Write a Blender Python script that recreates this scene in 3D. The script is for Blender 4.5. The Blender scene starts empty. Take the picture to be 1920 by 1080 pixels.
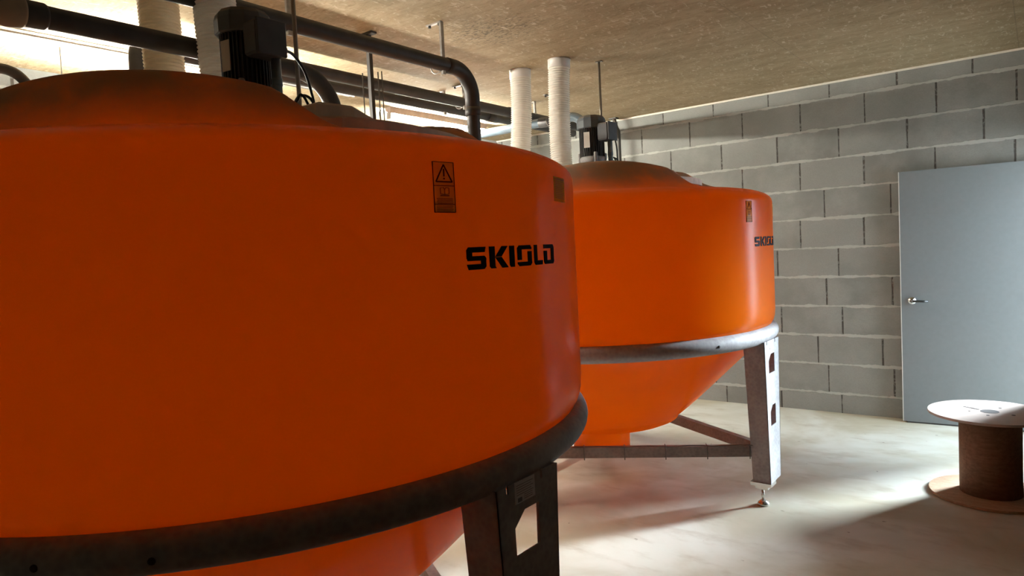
import bpy, math, random
from math import sin, cos, pi, radians, sqrt, hypot, atan2, exp
from mathutils import Vector, Matrix

scene = bpy.context.scene
COL = scene.collection

# ------------------------------------------------------------------ camera
CAM_H = 1.5157
F_PX = 1286.4
RIGHT = Vector((0.79116418, 0.60954058, -0.0501948))
UP = Vector((0.00752949, 0.07235734, 0.99735035))
FWD = Vector((-0.61155748, 0.78944581, -0.05265701))
cd = bpy.data.cameras.new('camera')
cd.sensor_width = 36.0
cd.lens = 36.0 * F_PX / 1920.0
cd.clip_start = 0.02
cam = bpy.data.objects.new('camera', cd)
COL.objects.link(cam)
m = Matrix((RIGHT, UP, -FWD)).transposed().to_4x4()
m.translation = Vector((0, 0, CAM_H))
cam.matrix_world = m
scene.camera = cam

# ------------------------------------------------------------------ view, world, daylight
scene.view_settings.view_transform = 'Standard'
scene.view_settings.look = 'None'
scene.view_settings.gamma = 1
scene.view_settings.use_curve_mapping = False
scene.view_settings.exposure = 0.0
try:
    scene.cycles.use_denoising = True
    scene.cycles.max_bounces = 14
    scene.cycles.diffuse_bounces = 8
    scene.cycles.sample_clamp_indirect = 6
except Exception:
    pass
world = bpy.data.worlds.new('overcast_sky')
scene.world = world
world.use_nodes = True
bg = world.node_tree.nodes['Background']
SKY_STRENGTH = 17.0
bg.inputs[0].default_value = (0.70, 0.86, 1.0, 1)
bg.inputs[1].default_value = SKY_STRENGTH
TUBE_STRENGTH = 1050.0

ZC = 2.798            # ceiling height
YW = 6.273            # block wall
XL = -4.97            # left wall
WXR = 0.07            # inner face of the right wall
DOOR_Y0, DOOR_Y1, DOOR_Z = 5.26, 6.20, 2.06
WALL_T = 0.34
pl = bpy.data.lights.new('doorway_portal', 'AREA')
pl.shape = 'RECTANGLE'
pl.size = DOOR_Z - 0.02
pl.size_y = DOOR_Y1 - DOOR_Y0 - 0.01
pl.cycles.is_portal = True
po = bpy.data.objects.new('doorway_portal', pl)
COL.objects.link(po)
po.location = (WALL_T, (DOOR_Y0 + DOOR_Y1) / 2, DOOR_Z / 2)
po.rotation_euler = (0, radians(90), 0)      # light travels toward -X

# cool low daylight from a broad bright patch of sky, entering through the doorway
SUN_AZ, SUN_EL = radians(30), radians(16)
sl = bpy.data.lights.new('daylight', 'SUN')
sl.energy = 52.0
sl.color = (.80, .91, 1.0)
sl.angle = radians(20)
so = bpy.data.objects.new('daylight', sl)
COL.objects.link(so)
so.rotation_euler = Vector((sin(SUN_AZ) * cos(SUN_EL), cos(SUN_AZ) * cos(SUN_EL), sin(SUN_EL))).to_track_quat('Z', 'Y').to_euler()

T1 = (-2.162, 1.337)
T2 = (-2.344, 3.921)


# ------------------------------------------------------------------ node helpers
class NT:
    def __init__(s, name):
        s.m = bpy.data.materials.new(name)
        s.m.use_nodes = True
        s.t = s.m.node_tree
        s.t.nodes.clear()
        s.out = s.t.nodes.new('ShaderNodeOutputMaterial')

    def n(s, kind, **kw):
        nd = s.t.nodes.new(kind)
        for k, v in kw.items():
            setattr(nd, k, v)
        return nd

    def put(s, sock, v):
        if v is None:
            return
        if hasattr(v, 'node'):
            s.t.links.new(v, sock)
        else:
            if isinstance(v, (tuple, list)) and sock.type == 'RGBA' and len(v) == 3:
                v = (*v, 1)
            sock.default_value = v

    def math(s, op, a, b=None, c=None, clamp=False):
        nd = s.n('ShaderNodeMath', operation=op)
        nd.use_clamp = clamp
        s.put(nd.inputs[0], a)
        s.put(nd.inputs[1], b)
        s.put(nd.inputs[2], c)
        return nd.outputs[0]

    def ramp(s, fac, a, b, lo=0.0, hi=1.0, smooth=True):
        nd = s.n('ShaderNodeMapRange')
        nd.interpolation_type = 'SMOOTHSTEP' if smooth else 'LINEAR'
        s.put(nd.inputs['Value'], fac)
        s.put(nd.inputs['From Min'], a)
        s.put(nd.inputs['From Max'], b)
        s.put(nd.inputs['To Min'], lo)
        s.put(nd.inputs['To Max'], hi)
        return nd.outputs[0]

    def mix(s, fac, a, b, mode='MIX'):
        nd = s.n('ShaderNodeMix', data_type='RGBA', blend_type=mode)
        s.put(nd.inputs[0], fac)
        s.put(nd.inputs[6], a)
        s.put(nd.inputs[7], b)
        return nd.outputs[2]

    def coord(s, which='Object'):
        return s.n('ShaderNodeTexCoord').outputs[which]

    def pos(s):
        return s.n('ShaderNodeNewGeometry').outputs['Position']

    def scale(s, v, sc, loc=(0, 0, 0)):
        nd = s.n('ShaderNodeMapping')
        s.put(nd.inputs[0], v)
        nd.inputs['Scale'].default_value = sc
        nd.inputs['Location'].default_value = loc
        return nd.outputs[0]

    def noise(s, v, sc, detail=3, rough=.5, dist=0.0, dim='3D'):
        nd = s.n('ShaderNodeTexNoise')
        s.put(nd.inputs['Vector'], v)
        nd.inputs['Scale'].default_value = sc
        nd.inputs['Detail'].default_value = detail
        nd.inputs['Roughness'].default_value = rough
        nd.inputs['Distortion'].default_value = dist
        return nd.outputs[0]

    def bump(s, h, strength, dist=.01):
        nd = s.n('ShaderNodeBump')
        nd.inputs['Strength'].default_value = strength
        nd.inputs['Distance'].default_value = dist
        s.put(nd.inputs['Height'], h)
        return nd.outputs[0]

    def bsdf(s, color, rough=.6, metal=0.0, normal=None, spec=.5, **kw):
        nd = s.n('ShaderNodeBsdfPrincipled')
        s.put(nd.inputs['Base Color'], color)
        s.put(nd.inputs['Roughness'], rough)
        s.put(nd.inputs['Metallic'], metal)
        s.put(nd.inputs['Specular IOR Level'], spec)
        if normal is not None:
            s.put(nd.inputs['Normal'], normal)
        for k, v in kw.items():
            s.put(nd.inputs[k], v)
        return nd.outputs[0]

    def done(s, sh):
        s.t.links.new(sh, s.out.inputs[0])
        return s.m


DUST = (0.40, 0.31, 0.21)


def dusty(name, color, rough=.55, metal=0.0, dust=.6, dust_color=DUST, var=.12, spec=.5, bump=.0, nscale=14.):
    """plain painted / plastic / metal surface, blotchy, with dust lying on what faces up"""
    t = NT(name)
    p = t.pos()
    nz = t.noise(p, nscale, 4)
    c = t.mix(t.ramp(nz, .3, .7, 0, 1), tuple(x * (1 - var) for x in color), tuple(min(1, x * (1 + var)) for x in color))
    sep = t.n('ShaderNodeSeparateXYZ')
    t.put(sep.inputs[0], t.n('ShaderNodeNewGeometry').outputs['Normal'])
    up = t.ramp(t.math('ADD', sep.outputs[2], t.math('MULTIPLY', t.math('SUBTRACT', nz, .5), .5)), .15, .8, 0, dust)
    c2 = t.mix(up, c, dust_color)
    r = t.math('ADD', rough, t.math('MULTIPLY', up, .4), clamp=True)
    met = t.math('MULTIPLY', metal, t.math('SUBTRACT', 1.0, up))
    nrm = t.bump(t.noise(p, 60, 3), bump, .004) if bump else None
    return t.done(t.bsdf(c2, r, met, nrm, spec))


def flat(name, color, rough=.6, metal=0.0, spec=.5):
    t = NT(name)
    nz = t.noise(t.pos(), 30, 2)
    c = t.mix(nz, tuple(x * .93 for x in color), tuple(min(1, x * 1.07) for x in color))
    return t.done(t.bsdf(c, rough, metal, None, spec))


def emit(name, color, strength):
    t = NT(name)
    nd = t.n('ShaderNodeEmission')
    nd.inputs[0].default_value = (*color, 1)
    nd.inputs[1].default_value = strength
    return t.done(nd.outputs[0])


# ------------------------------------------------------------------ materials
def mat_block():
    t = NT('concrete_block')
    sep = t.n('ShaderNodeSeparateXYZ')
    P = t.pos()
    t.put(sep.inputs[0], P)
    xy = t.math('ADD', sep.outputs[0], t.math('MULTIPLY', sep.outputs[1], .83))
    # along the block wall y is constant: shift so that the joints fall at the photographed x
    xy = t.math('SUBTRACT', xy, YW * .83)
    z = sep.outputs[2]
    wob = t.noise(P, 9, 4)
    wob2 = t.noise(P, 38, 3)
    zz = t.math('DIVIDE', t.math('SUBTRACT', 2.666, z), .25)
    row = t.math('FLOOR', zz)
    fz = t.math('FRACT', t.math('ADD', zz, 4.0))
    dz = t.math('MULTIPLY', t.math('SUBTRACT', .5, t.math('ABSOLUTE', t.math('SUBTRACT', fz, .5))), .25)
    offs = [.10, .364, .164, .35, .04, .34, .14, .04, .16, .46, .04, .14]
    rp = t.n('ShaderNodeValToRGB')
    rp.color_ramp.interpolation = 'CONSTANT'
    el = rp.color_ramp.elements
    while len(el) < len(offs):
        el.new(.5)
    for i, o in enumerate(offs):
        el[i].position = i / 12.0
        el[i].color = (o, o, o, 1)
    t.put(rp.inputs[0], t.math('DIVIDE', t.math('ADD', row, 1.5), 12.0))
    xo = t.math('DIVIDE', t.math('SUBTRACT', xy, rp.outputs[0]), .5)
    colm = t.math('FLOOR', xo)
    fx = t.math('FRACT', t.math('ADD', xo, 40.0))
    dx = t.math('MULTIPLY', t.math('SUBTRACT', .5, t.math('ABSOLUTE', t.math('SUBTRACT', fx, .5))), .5)
    wn = t.n('ShaderNodeTexWhiteNoise', noise_dimensions='2D')
    cmb = t.n('ShaderNodeCombineXYZ')
    t.put(cmb.inputs[0], row)
    t.put(cmb.inputs[1], colm)
    t.put(wn.inputs['Vector'], cmb.outputs[0])
    base = t.mix(wn.outputs[0], (.195, .208, .20), (.27, .285, .275))
    base = t.mix(t.ramp(t.noise(P, 3.0, 5, .6), .3, .72), base, (.29, .305, .295))
    base = t.mix(t.ramp(t.noise(P, 120, 3, .7), .35, .75, 0, .35), base, (.20, .20, .19))
    # smeared mortar in the bed joints
    wid = t.ramp(wob, .3, .75, .001, .015)
    bed = t.ramp(t.math('SUBTRACT', dz, t.math('MULTIPLY', t.math('SUBTRACT', wob2, .5), .012)), wid,
                 t.math('ADD', wid, .007), 1, 0)
    bedc = t.mix(t.math('MULTIPLY', bed, .9), base, (.42, .435, .42))
    # open dark head joints
    headw = t.ramp(wob, .32, .62, .0022, .0055)
    head = t.ramp(dx, headw, t.math('ADD', headw, .0035), 1, 0)
    head = t.math('MULTIPLY', head, t.math('SUBTRACT', 1.0, bed))
    head = t.math('MULTIPLY', head, t.ramp(wob2, .3, .5, .35, 1))
    c = t.mix(head, bedc, (.075, .07, .065))
    h = t.math('ADD', t.math('MULTIPLY', bed, .5), t.math('SUBTRACT', t.math('MULTIPLY', wob2, .5), head))
    return t.done(t.bsdf(c, .92, 0, t.bump(h, .5, .008), .2))


def mat_ceiling():
    t = NT('fibre_board_ceiling')
    P = t.pos()
    a = t.noise(t.scale(P, (1.0, 3.0, 1)), 3.0, 6, .62)
    b = t.noise(t.scale(P, (7, 26, 1)), 2.2, 5, .65, .6)
    fl = t.noise(t.scale(P, (22, 9, 1)), 1.6, 4, .6, 1.2)
    c = t.mix(t.ramp(a, .3, .7), (.33, .265, .165), (.43, .35, .23))
    c = t.mix(t.ramp(b, .46, .68, 0, .75), c, (.26, .205, .12))
    c = t.mix(t.ramp(fl, .57, .67, 0, .75), c, (.58, .50, .37))
    # dark speckled stain
    sep = t.n('ShaderNodeSeparateXYZ')
    t.put(sep.inputs[0], P)
    dx = t.math('MULTIPLY', t.math('ADD', sep.outputs[0], 2.52), 2.0)
    dy = t.math('MULTIPLY', t.math('SUBTRACT', sep.outputs[1], 3.18), 2.6)
    dd = t.math('SQRT', t.math('ADD', t.math('MULTIPLY', dx, dx), t.math('MULTIPLY', dy, dy)))
    sp = t.math('MULTIPLY', t.ramp(dd, .15, 1.0, 1, 0), t.ramp(t.noise(t.scale(P, (30, 60, 1)), 1.6, 3, .6), .50, .60))
    c = t.mix(t.math('MULTIPLY', sp, .75), c, (.09, .08, .06))
    # board seam
    sx = t.math('ABSOLUTE', t.math('SUBTRACT', t.math('FRACT', t.math('DIVIDE', t.math('ADD', sep.outputs[0], 7.62), 1.25)), .5))
    seam = t.ramp(t.math('ABSOLUTE', t.math('SUBTRACT', sx, .5)), .0, .004, .45, 0)
    c = t.mix(seam, c, (.17, .14, .1))
    return t.done(t.bsdf(c, .9, 0, t.bump(t.math('ADD', b, fl), .35, .006), .15))


def mat_floor():
    t = NT('dusty_concrete_floor')
    P = t.pos()
    a = t.noise(P, 1.1, 6, .55, .5)
    b = t.noise(t.scale(P, (1, 2.2, 1)), 3.1, 6, .6)
    c = t.mix(t.ramp(a, .36, .66), (.43, .405, .305), (.61, .62, .555))
    c = t.mix(t.ramp(b, .5, .75, 0, .55), c, (.33, .28, .20))
    sp = t.noise(P, 17, 2, .5)
    c = t.mix(t.ramp(sp, .74, .78, 0, .7), c, (.16, .13, .09))
    r = t.ramp(a, .3, .7, .62, .42)
    return t.done(t.bsdf(c, r, 0, t.bump(t.noise(P, 40, 4), .12, .003), .35))


def mat_tank():
    t = NT('orange_polyethylene')
    geo = t.n('ShaderNodeNewGeometry')
    P = geo.outputs['Position']
    sep = t.n('ShaderNodeSeparateXYZ')
    t.put(sep.inputs[0], geo.outputs['Position'])
    sn = t.n('ShaderNodeSeparateXYZ')
    t.put(sn.inputs[0], geo.outputs['Normal'])
    big = t.noise(P, 2.4, 5, .6)
    fine = t.noise(P, 11, 5, .65)
    z = sep.outputs[2]
    zz = t.math('ADD', z, t.math('MULTIPLY', t.math('SUBTRACT', big, .5), .16))
    dust = t.ramp(zz, 1.74, 1.93, 0, 1)
    dust = t.math('MULTIPLY', dust, t.ramp(fine, .2, .6, .75, 1), clamp=True)
    o = t.mix(t.ramp(big, .3, .7), (.72, .17, .004), (.80, .205, .005))
    o = t.mix(t.ramp(fine, .56, .78, 0, .3), o, (.60, .11, .003))
    o2 = t.mix(dust, o, (.74, .60, .44))
    d = t.n('ShaderNodeBsdfDiffuse')
    t.put(d.inputs[0], o2)
    tr = t.n('ShaderNodeBsdfTranslucent')
    t.put(tr.inputs[0], t.mix(dust, (1.0, .355, .003), (.07, .045, .025)))
    ms = t.n('ShaderNodeMixShader')
    t.put(ms.inputs[0], .60)
    t.t.links.new(d.outputs[0], ms.inputs[1])
    t.t.links.new(tr.outputs[0], ms.inputs[2])
    g = t.n('ShaderNodeBsdfGlossy')
    t.put(g.inputs['Roughness'], t.ramp(dust, 0, .6, .20, .6))
    t.put(g.inputs[0], (1, 1, 1))
    fr = t.n('ShaderNodeFresnel')
    fr.inputs[0].default_value = 1.45
    k = t.math('MULTIPLY', fr.outputs[0], t.ramp(dust, 0, .5, .30, .03))
    k = t.math('MULTIPLY', k, t.ramp(fine, .3, .7, 1, .75))
    k = t.math('MULTIPLY', k, t.math('SUBTRACT', 1.0, geo.outputs['Backfacing']))
    m2 = t.n('ShaderNodeMixShader')
    t.put(m2.inputs[0], k)
    t.t.links.new(ms.outputs[0], m2.inputs[1])
    t.t.links.new(g.outputs[0], m2.inputs[2])
    return t.done(m2.outputs[0])


def mat_galv(name, c1, c2, rough=.45, metal=.55):
    t = NT(name)
    P = t.pos()
    v = t.n('ShaderNodeTexVoronoi')
    t.put(v.inputs['Vector'], P)
    v.inputs['Scale'].default_value = 60
    n1 = t.noise(P, 9, 5, .6)
    f = t.math('ADD', t.math('MULTIPLY', n1, .75), t.math('MULTIPLY', v.outputs[0], .25))
    c = t.mix(t.ramp(f, .3, .7), c1, c2)
    return t.done(t.bsdf(c, rough, metal, t.bump(n1, .1, .003), .5))


def mat_hose(name, a, b):
    t = NT(name)
    P = t.pos()
    n1 = t.noise(P, 10, 4)
    c = t.mix(t.ramp(n1, .3, .7), a, b)
    d = t.n('ShaderNodeBsdfDiffuse')
    t.put(d.inputs[0], c)
    tr = t.n('ShaderNodeBsdfTranslucent')
    t.put(tr.inputs[0], c)
    ms = t.n('ShaderNodeMixShader')
    t.put(ms.inputs[0], .25)
    t.t.links.new(d.outputs[0], ms.inputs[1])
    t.t.links.new(tr.outputs[0], ms.inputs[2])
    return t.done(ms.outputs[0])


def mat_film(name, c, tc):
    t = NT(name)
    n1 = t.noise(t.pos(), 40, 3)
    d = t.n('ShaderNodeBsdfDiffuse')
    t.put(d.inputs[0], t.mix(n1, tuple(x * .9 for x in c), c))
    tr = t.n('ShaderNodeBsdfTranslucent')
    t.put(tr.inputs[0], tc)
    ms = t.n('ShaderNodeMixShader')
    t.put(ms.inputs[0], .55)
    t.t.links.new(d.outputs[0], ms.inputs[1])
    t.t.links.new(tr.outputs[0], ms.inputs[2])
    return t.done(ms.outputs[0])


def mat_wood(name, a, b):
    t = NT(name)
    P = t.coord('Object')
    n1 = t.noise(t.scale(P, (8, 60, 60)), 1.2, 5, .6)
    n2 = t.noise(P, 70, 4, .7)
    c = t.mix(t.ramp(n1, .3, .7), a, b)
    c = t.mix(t.ramp(n2, .5, .7, 0, .4), c, tuple(x * .6 for x in a))
    return t.done(t.bsdf(c, .75, 0, t.bump(n2, .2, .003), .25))


M = {
    'block': mat_block(), 'ceiling': mat_ceiling(), 'floor': mat_floor(), 'tank': mat_tank(),
    'galv_dark': mat_galv('weathered_galvanised_steel', (.26, .26, .265), (.38, .38, .385), .68, .08),
    'galv': mat_galv('galvanised_steel', (.36, .38, .40), (.50, .52, .54), .42, .45),
    'brace': mat_galv('dusty_brown_steel', (.17, .14, .125), (.25, .21, .185), .6, .2),
    'pipe': dusty('dark_grey_pvc', (.045, .044, .043), .5, 0, .7, (.16, .135, .10), spec=.3),
    'pipe_blue': dusty('blue_grey_pvc', (.17, .24, .30), .3, 0, .35, (.40, .38, .33)),
    'coupling': dusty('tan_coupling_wrap', (.24, .19, .13), .8, 0, .3),
    'motor': dusty('charcoal_cast_motor', (.05, .05, .052), .6, 0, .8, (.24, .20, .15)),
    'motor_cap': dusty('blue_grey_fan_cover', (.105, .125, .14), .6, 0, .8, (.20, .17, .125)),
    'motor_box': dusty('grey_terminal_box', (.085, .092, .10), .6, 0, .7, (.20, .17, .13)),
    'nameplate': flat('pale_metal_plate', (.60, .57, .52), .4, .2),
    'hose': mat_hose('ribbed_white_pvc', (.84, .82, .76), (.92, .90, .85)),
    'hose_tan': mat_hose('ribbed_tan_pvc', (.62, .55, .42), (.72, .65, .52)),  # tan version of the white hose colour
    'hose_cuff': flat('white_sleeve', (.74, .73, .70), .4),
    'lid': dusty('grey_plastic_lid', (.80, .74, .65), .6, 0, .8, (.74, .66, .54)),
    'steel': mat_galv('zinc_plated_steel', (.33, .32, .30), (.50, .48, .45), .4, .6),
    'dark_steel': dusty('dark_steel_strut', (.05, .047, .042), .6, 0, .4, (.25, .2, .15)),
    'rod': flat('zinc_rod', (.33, .31, .27), .45, .4),
    'cable': flat('black_cable', (.02, .02, .02), .45),
    'wire': flat('thin_steel_wire', (.14, .13, .12), .5, .5),
    'housing': dusty('cream_lamp_housing', (.55, .45, .38), .5, 0, .4),
    'endcap': flat('lamp_end_cap', (.55, .52, .48), .5),
    'tube': emit('fluorescent_tube', (1.0, .93, .80), TUBE_STRENGTH),
    'door': flat('grey_blue_door_paint', (.165, .188, .20), .5),
    'door_edge': flat('pale_door_edge', (.52, .52, .48), .6),
    'chrome': flat('brushed_chrome', (.72, .73, .74), .18, 1),
    'handle_black': flat('dark_chrome_lever', (.10, .105, .11), .25, .9),
    'ink': flat('black_lettering', (.012, .010, .012), .8, 0, .12),
    'label': mat_film('yellow_label_film', (.88, .64, .16), (1, .95, .3)),
    'label_ink': flat('label_print', (.06, .012, .01), .8, 0, .1),
    'label_dim': flat('label_small_print', (.42, .20, .03), .5),
    'label_olive': mat_film('olive_label_film', (.62, .55, .10), (.75, .85, .2)),
    'plate_label': flat('silver_rating_plate', (.72, .73, .74), .5),
    'plate_print': flat('rating_plate_print', (.18, .18, .19), .5),
    'reel': mat_wood('reel_plywood', (.34, .22, .13), (.44, .31, .20)),
    'reel_drum': mat_wood('reel_cardboard_drum', (.19, .105, .06), (.26, .15, .09)),
    'reel_lit_top': flat('daylit_reel_wood', (.55, .46, .40), .6),  # top flange wood made paler, daylight put into the colour
    'hole': flat('dark_hole', (.03, .02, .015), .8),
    'foam': flat('pale_sealing_foam', (.72, .70, .62), .8),
    'rubber': flat('black_rubber_seal', (.03, .03, .03), .7),
    'outside': flat('outdoor_concrete', (.25, .24, .22), .9),
    'thread': flat('shiny_threaded_foot', (.62, .60, .56), .25, .9),
    'dark_wall': flat('dark_unseen_wall', (.07, .058, .042), .9),  # unseen walls, coloured dark to cut bounced light
}


# ------------------------------------------------------------------ mesh builder
class MB:
    def __init__(s):
        s.v = []
        s.f = []
        s.smooth = []

    def add(s, vs, fs, smooth=False):
        o = len(s.v)
        s.v += [tuple(v) for v in vs]
        s.f += [tuple(i + o for i in f) for f in fs]
        s.smooth += [smooth] * len(fs)
        return s

    def box(s, x0, x1, y0, y1, z0, z1, mat=None, bev=0.0):
        if bev <= 0:
            vs = [(x, y, z) for x in (x0, x1) for y in (y0, y1) for z in (z0, z1)]
            fs = [(0, 1, 3, 2), (4, 6, 7, 5), (0, 4, 5, 1), (2, 3, 7, 6), (0, 2, 6, 4), (1, 5, 7, 3)]
        else:
            # chamfered box: octagonal outline in plan, chamfered top and bottom
            b = bev
            def oc(i, z):
                X0, X1, Y0, Y1 = x0 + i, x1 - i, y0 + i, y1 - i
                return [(X0 + b, Y0, z), (X1 - b, Y0, z), (X1, Y0 + b, z), (X1, Y1 - b, z),
                        (X1 - b, Y1, z), (X0 + b, Y1, z), (X0, Y1 - b, z), (X0, Y0 + b, z)]
            vs = oc(b * .7, z0) + oc(0, z0 + b) + oc(0, z1 - b) + oc(b * .7, z1)
            fs = [tuple(reversed(range(8))), tuple(range(24, 32))]
            for k in range(3):
                for i in range(8):
                    j = (i + 1) % 8
                    fs.append((k * 8 + i, k * 8 + j, (k + 1) * 8 + j, (k + 1) * 8 + i))
        if mat is not None:
            vs = [tuple(mat @ Vector(v)) for v in vs]
        return s.add(vs, fs)

    def lathe(s, prof, c=(0, 0, 0), seg=32, mat=None, smooth=True, cap=True):
        vs, fs = [], []
        for r, z in prof:
            for i in range(seg):
                a = 2 * pi * i / seg
                vs.append((c[0] + r * cos(a), c[1] + r * sin(a), c[2] + z))
        for k in range(len(prof) - 1):
            for i in range(seg):
                j = (i + 1) % seg
                fs.append((k * seg + i, k * seg + j, (k + 1) * seg + j, (k + 1) * seg + i))
        if mat is not None:
            vs = [tuple(mat @ Vector(v)) for v in vs]
        s.add(vs, fs, smooth)
        if cap:
            n = len(s.v) - len(vs)
            s.f.append(tuple(n + i for i in reversed(range(seg))))
            s.f.append(tuple(n + (len(prof) - 1) * seg + i for i in range(seg)))
            s.smooth += [False, False]
        return s

    def tube(s, pts, rad, seg=12, cap=True, smooth=True):
        """rad: number or list, swept along a polyline with a parallel frame"""
        P = [Vector(p) for p in pts]
        n = len(P)
        R = rad if isinstance(rad, (list, tuple)) else [rad] * n
        T = []
        for i in range(n):
            a = P[max(0, i - 1)]
            b = P[min(n - 1, i + 1)]
            T.append((b - a).normalized())
        up = Vector((0, 0, 1)) if abs(T[0].z) < .9 else Vector((1, 0, 0))
        N = (up - T[0] * up.dot(T[0])).normalized()
        vs, fs = [], []
        for i in range(n):
            N = (N - T[i] * N.dot(T[i])).normalized()
            B = T[i].cross(N)
            for k in range(seg):
                a = 2 * pi * k / seg
                vs.append(tuple(P[i] + (N * cos(a) + B * sin(a)) * R[i]))
        for i in range(n - 1):
            for k in range(seg):
                l = (k + 1) % seg
                fs.append((i * seg + k, i * seg + l, (i + 1) * seg + l, (i + 1) * seg + k))
        s.add(vs, fs, smooth)
        if cap:
            o = len(s.v) - len(vs)
            s.f.append(tuple(o + k for k in reversed(range(seg))))
            s.f.append(tuple(o + (n - 1) * seg + k for k in range(seg)))
            s.smooth += [False, False]
        return s

    def beam(s, a, b, w, h, up=(0, 0, 1)):
        """rectangular bar from a to b, w sideways, h along up"""
        a, b = Vector(a), Vector(b)
        t = (b - a).normalized()
        u = Vector(up)
        u = (u - t * u.dot(t)).normalized()
        sd = t.cross(u)
        vs = []
        for p in (a, b):
            for i, j in ((-1, -1), (1, -1), (1, 1), (-1, 1)):
                vs.append(tuple(p + sd * (i * w / 2) + u * (j * h / 2)))
        return s.add(vs, [(3, 2, 1, 0), (4, 5, 6, 7), (0, 1, 5, 4), (1, 2, 6, 5), (2, 3, 7, 6), (3, 0, 4, 7)])

    def prism(s, poly, z0, z1, fn=None):
        """poly in plan (list of xy), extruded z0..z1; fn maps the 3d point"""
        n = len(poly)
        vs = [(x, y, z0) for x, y in poly] + [(x, y, z1) for x, y in poly]
        if fn:
            vs = [fn(*v) for v in vs]
        fs = [tuple(reversed(range(n))), tuple(range(n, 2 * n))]
        for i in range(n):
            j = (i + 1) % n
            fs.append((i, j, n + j, n + i))
        return s.add(vs, fs)

    def build(s, name, mat, parent=None, **props):
        me = bpy.data.meshes.new(name)
        me.from_pydata(s.v, [], s.f)
        me.polygons.foreach_set('use_smooth', s.smooth)
        me.materials.append(mat if not isinstance(mat, str) else M[mat])
        me.update()
        o = bpy.data.objects.new(name, me)
        COL.objects.link(o)
        if parent is not None:
            o.parent = parent
        for k, v in props.items():
            o[k] = v
        return o


def fix_normals(o):
    import bmesh
    bm = bmesh.new()
    bm.from_mesh(o.data)
    bmesh.ops.recalc_face_normals(bm, faces=bm.faces)
    bm.to_mesh(o.data)
    bm.free()


def empty(name, loc, label, cat, group=None):
    o = bpy.data.objects.new(name, None)
    o.empty_display_size = .1
    COL.objects.link(o)
    o.location = loc
    o['label'] = label
    o['category'] = cat
    if group:
        o['group'] = group
    return o


def tag(o, label, cat, group=None, kind=None):
    o['label'] = label
    o['category'] = cat
    if group:
        o['group'] = group
    if kind:
        o['kind'] = kind
    return o


def struct(o, label=None):
    o['kind'] = 'structure'
    if label:
        o['label'] = label
    return o


def copy_tree(o, parent=None):
    c = o.copy()
    COL.objects.link(c)
    c.parent = parent
    for ch in list(o.children):
        copy_tree(ch, c)
    return c


# ------------------------------------------------------------------ the room
BAYX, YF, YR = 1.5, -2.0, 0.9
fl = MB().box(XL - .2, WALL_T, YR, YW + .2, -.12, 0).box(XL - .2, BAYX + .2, YF - .2, YR, -.12, 0).build('floor', 'floor')
struct(fl, 'pale dusty concrete floor')
ce = MB().box(XL - .2, WALL_T, YR, YW + .2, ZC, ZC + .12).box(XL - .2, BAYX + .2, YF - .2, YR, ZC, ZC + .12).build('ceiling', 'ceiling')
struct(ce, 'tan fibre board ceiling')
struct(MB().box(XL - .2, WALL_T, YW, YW + .2, 0, ZC).build('wall_back', 'block'), 'grey concrete block wall')
struct(MB().box(XL - .2, XL, YF, YW, 0, ZC).build('wall_left', 'block'), 'wall behind the tanks, lit by the tubes')
struct(MB().box(XL - .2, BAYX + .2, YF - .2, YF, 0, ZC).build('wall_front', 'dark_wall'))
wr = MB()
wr.box(WXR, WALL_T, YR, DOOR_Y0, 0, ZC)
wr.box(WXR, WALL_T, DOOR_Y0, DOOR_Y1, DOOR_Z, ZC)
wr.box(WXR, WALL_T, DOOR_Y1, YW, 0, ZC)
wr.box(WALL_T, BAYX, YR, YR + .2, 0, ZC)
wr.box(BAYX, BAYX + .2, YF, YR + .2, 0, ZC)
struct(wr.build('wall_right', 'dark_wall'))
struct(MB().box(XL, 0, YW - .012, YW, ZC - .015, ZC).build('trim_1', 'foam'), 'pale foam seal along the top of the block wall')
struct(MB().box(WALL_T, 7, YR + .2, 12, -.14, -.02).build('floor_outside', 'outside'))

struct(MB().box(WALL_T, 6, 4.95, 5.15, -.02, 3.4).build('wall_light_block', 'outside'))  # added unseen wall, keeps side daylight off the door leaf

# door leaf, swung open flat against the block wall
d0, d1 = Vector((-.885, 6.160, 0)), Vector((-.015, 6.225, 0))
dt = (d1 - d0).normalized()
dn = Vector((dt.y, -dt.x, 0))           # towards the room
DM = Matrix((dt, -dn, Vector((0, 0, 1)))).transposed().to_4x4()
DM.translation = d0
door = MB().box(0, .87, 0, .035, .012, 1.985, DM).build('door_1', 'door')
struct(door, 'grey blue door leaf standing open against the block wall')
MB().box(-.004, 0.002, -.001, .036, .012, 1.985, DM).build('door_edge', 'door_edge', door)
MB().box(.03, .87, .002, .03, .001, .013, DM).build('bottom_seal', 'rubber', door)
dl = Matrix.Translation(DM @ Vector((.075, 0, .975))) @ DM.to_3x3().to_4x4() @ Matrix.Rotation(radians(90), 4, 'X')
MB().lathe([(.030, 0), (.030, .006), (.026, .011), (.014, .012), (.012, .045)], seg=32, mat=dl).build('rose', 'chrome', door, label='round chrome rose')
hp = [DM @ Vector(p) for p in ((.075, -.040, .975), (.080, -.052, .975), (.10, -.056, .974), (.14, -.056, .973), (.185, -.055, .972))]
MB().tube(hp, [.010, .010, .009, .0085, .008], 12).build('door_handle', 'handle_black', door, label='dark lever handle')

# ------------------------------------------------------------------ storage tanks
R = 1.112
RING_R, RING_T, RING_Z = 1.083, .046, .971
DP = dict(b=.133, n=5.794, c=.075, bx=.402, by=-.543, s=.351, d=.06, hx=.734, hy=-.034, s2=.174)


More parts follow.
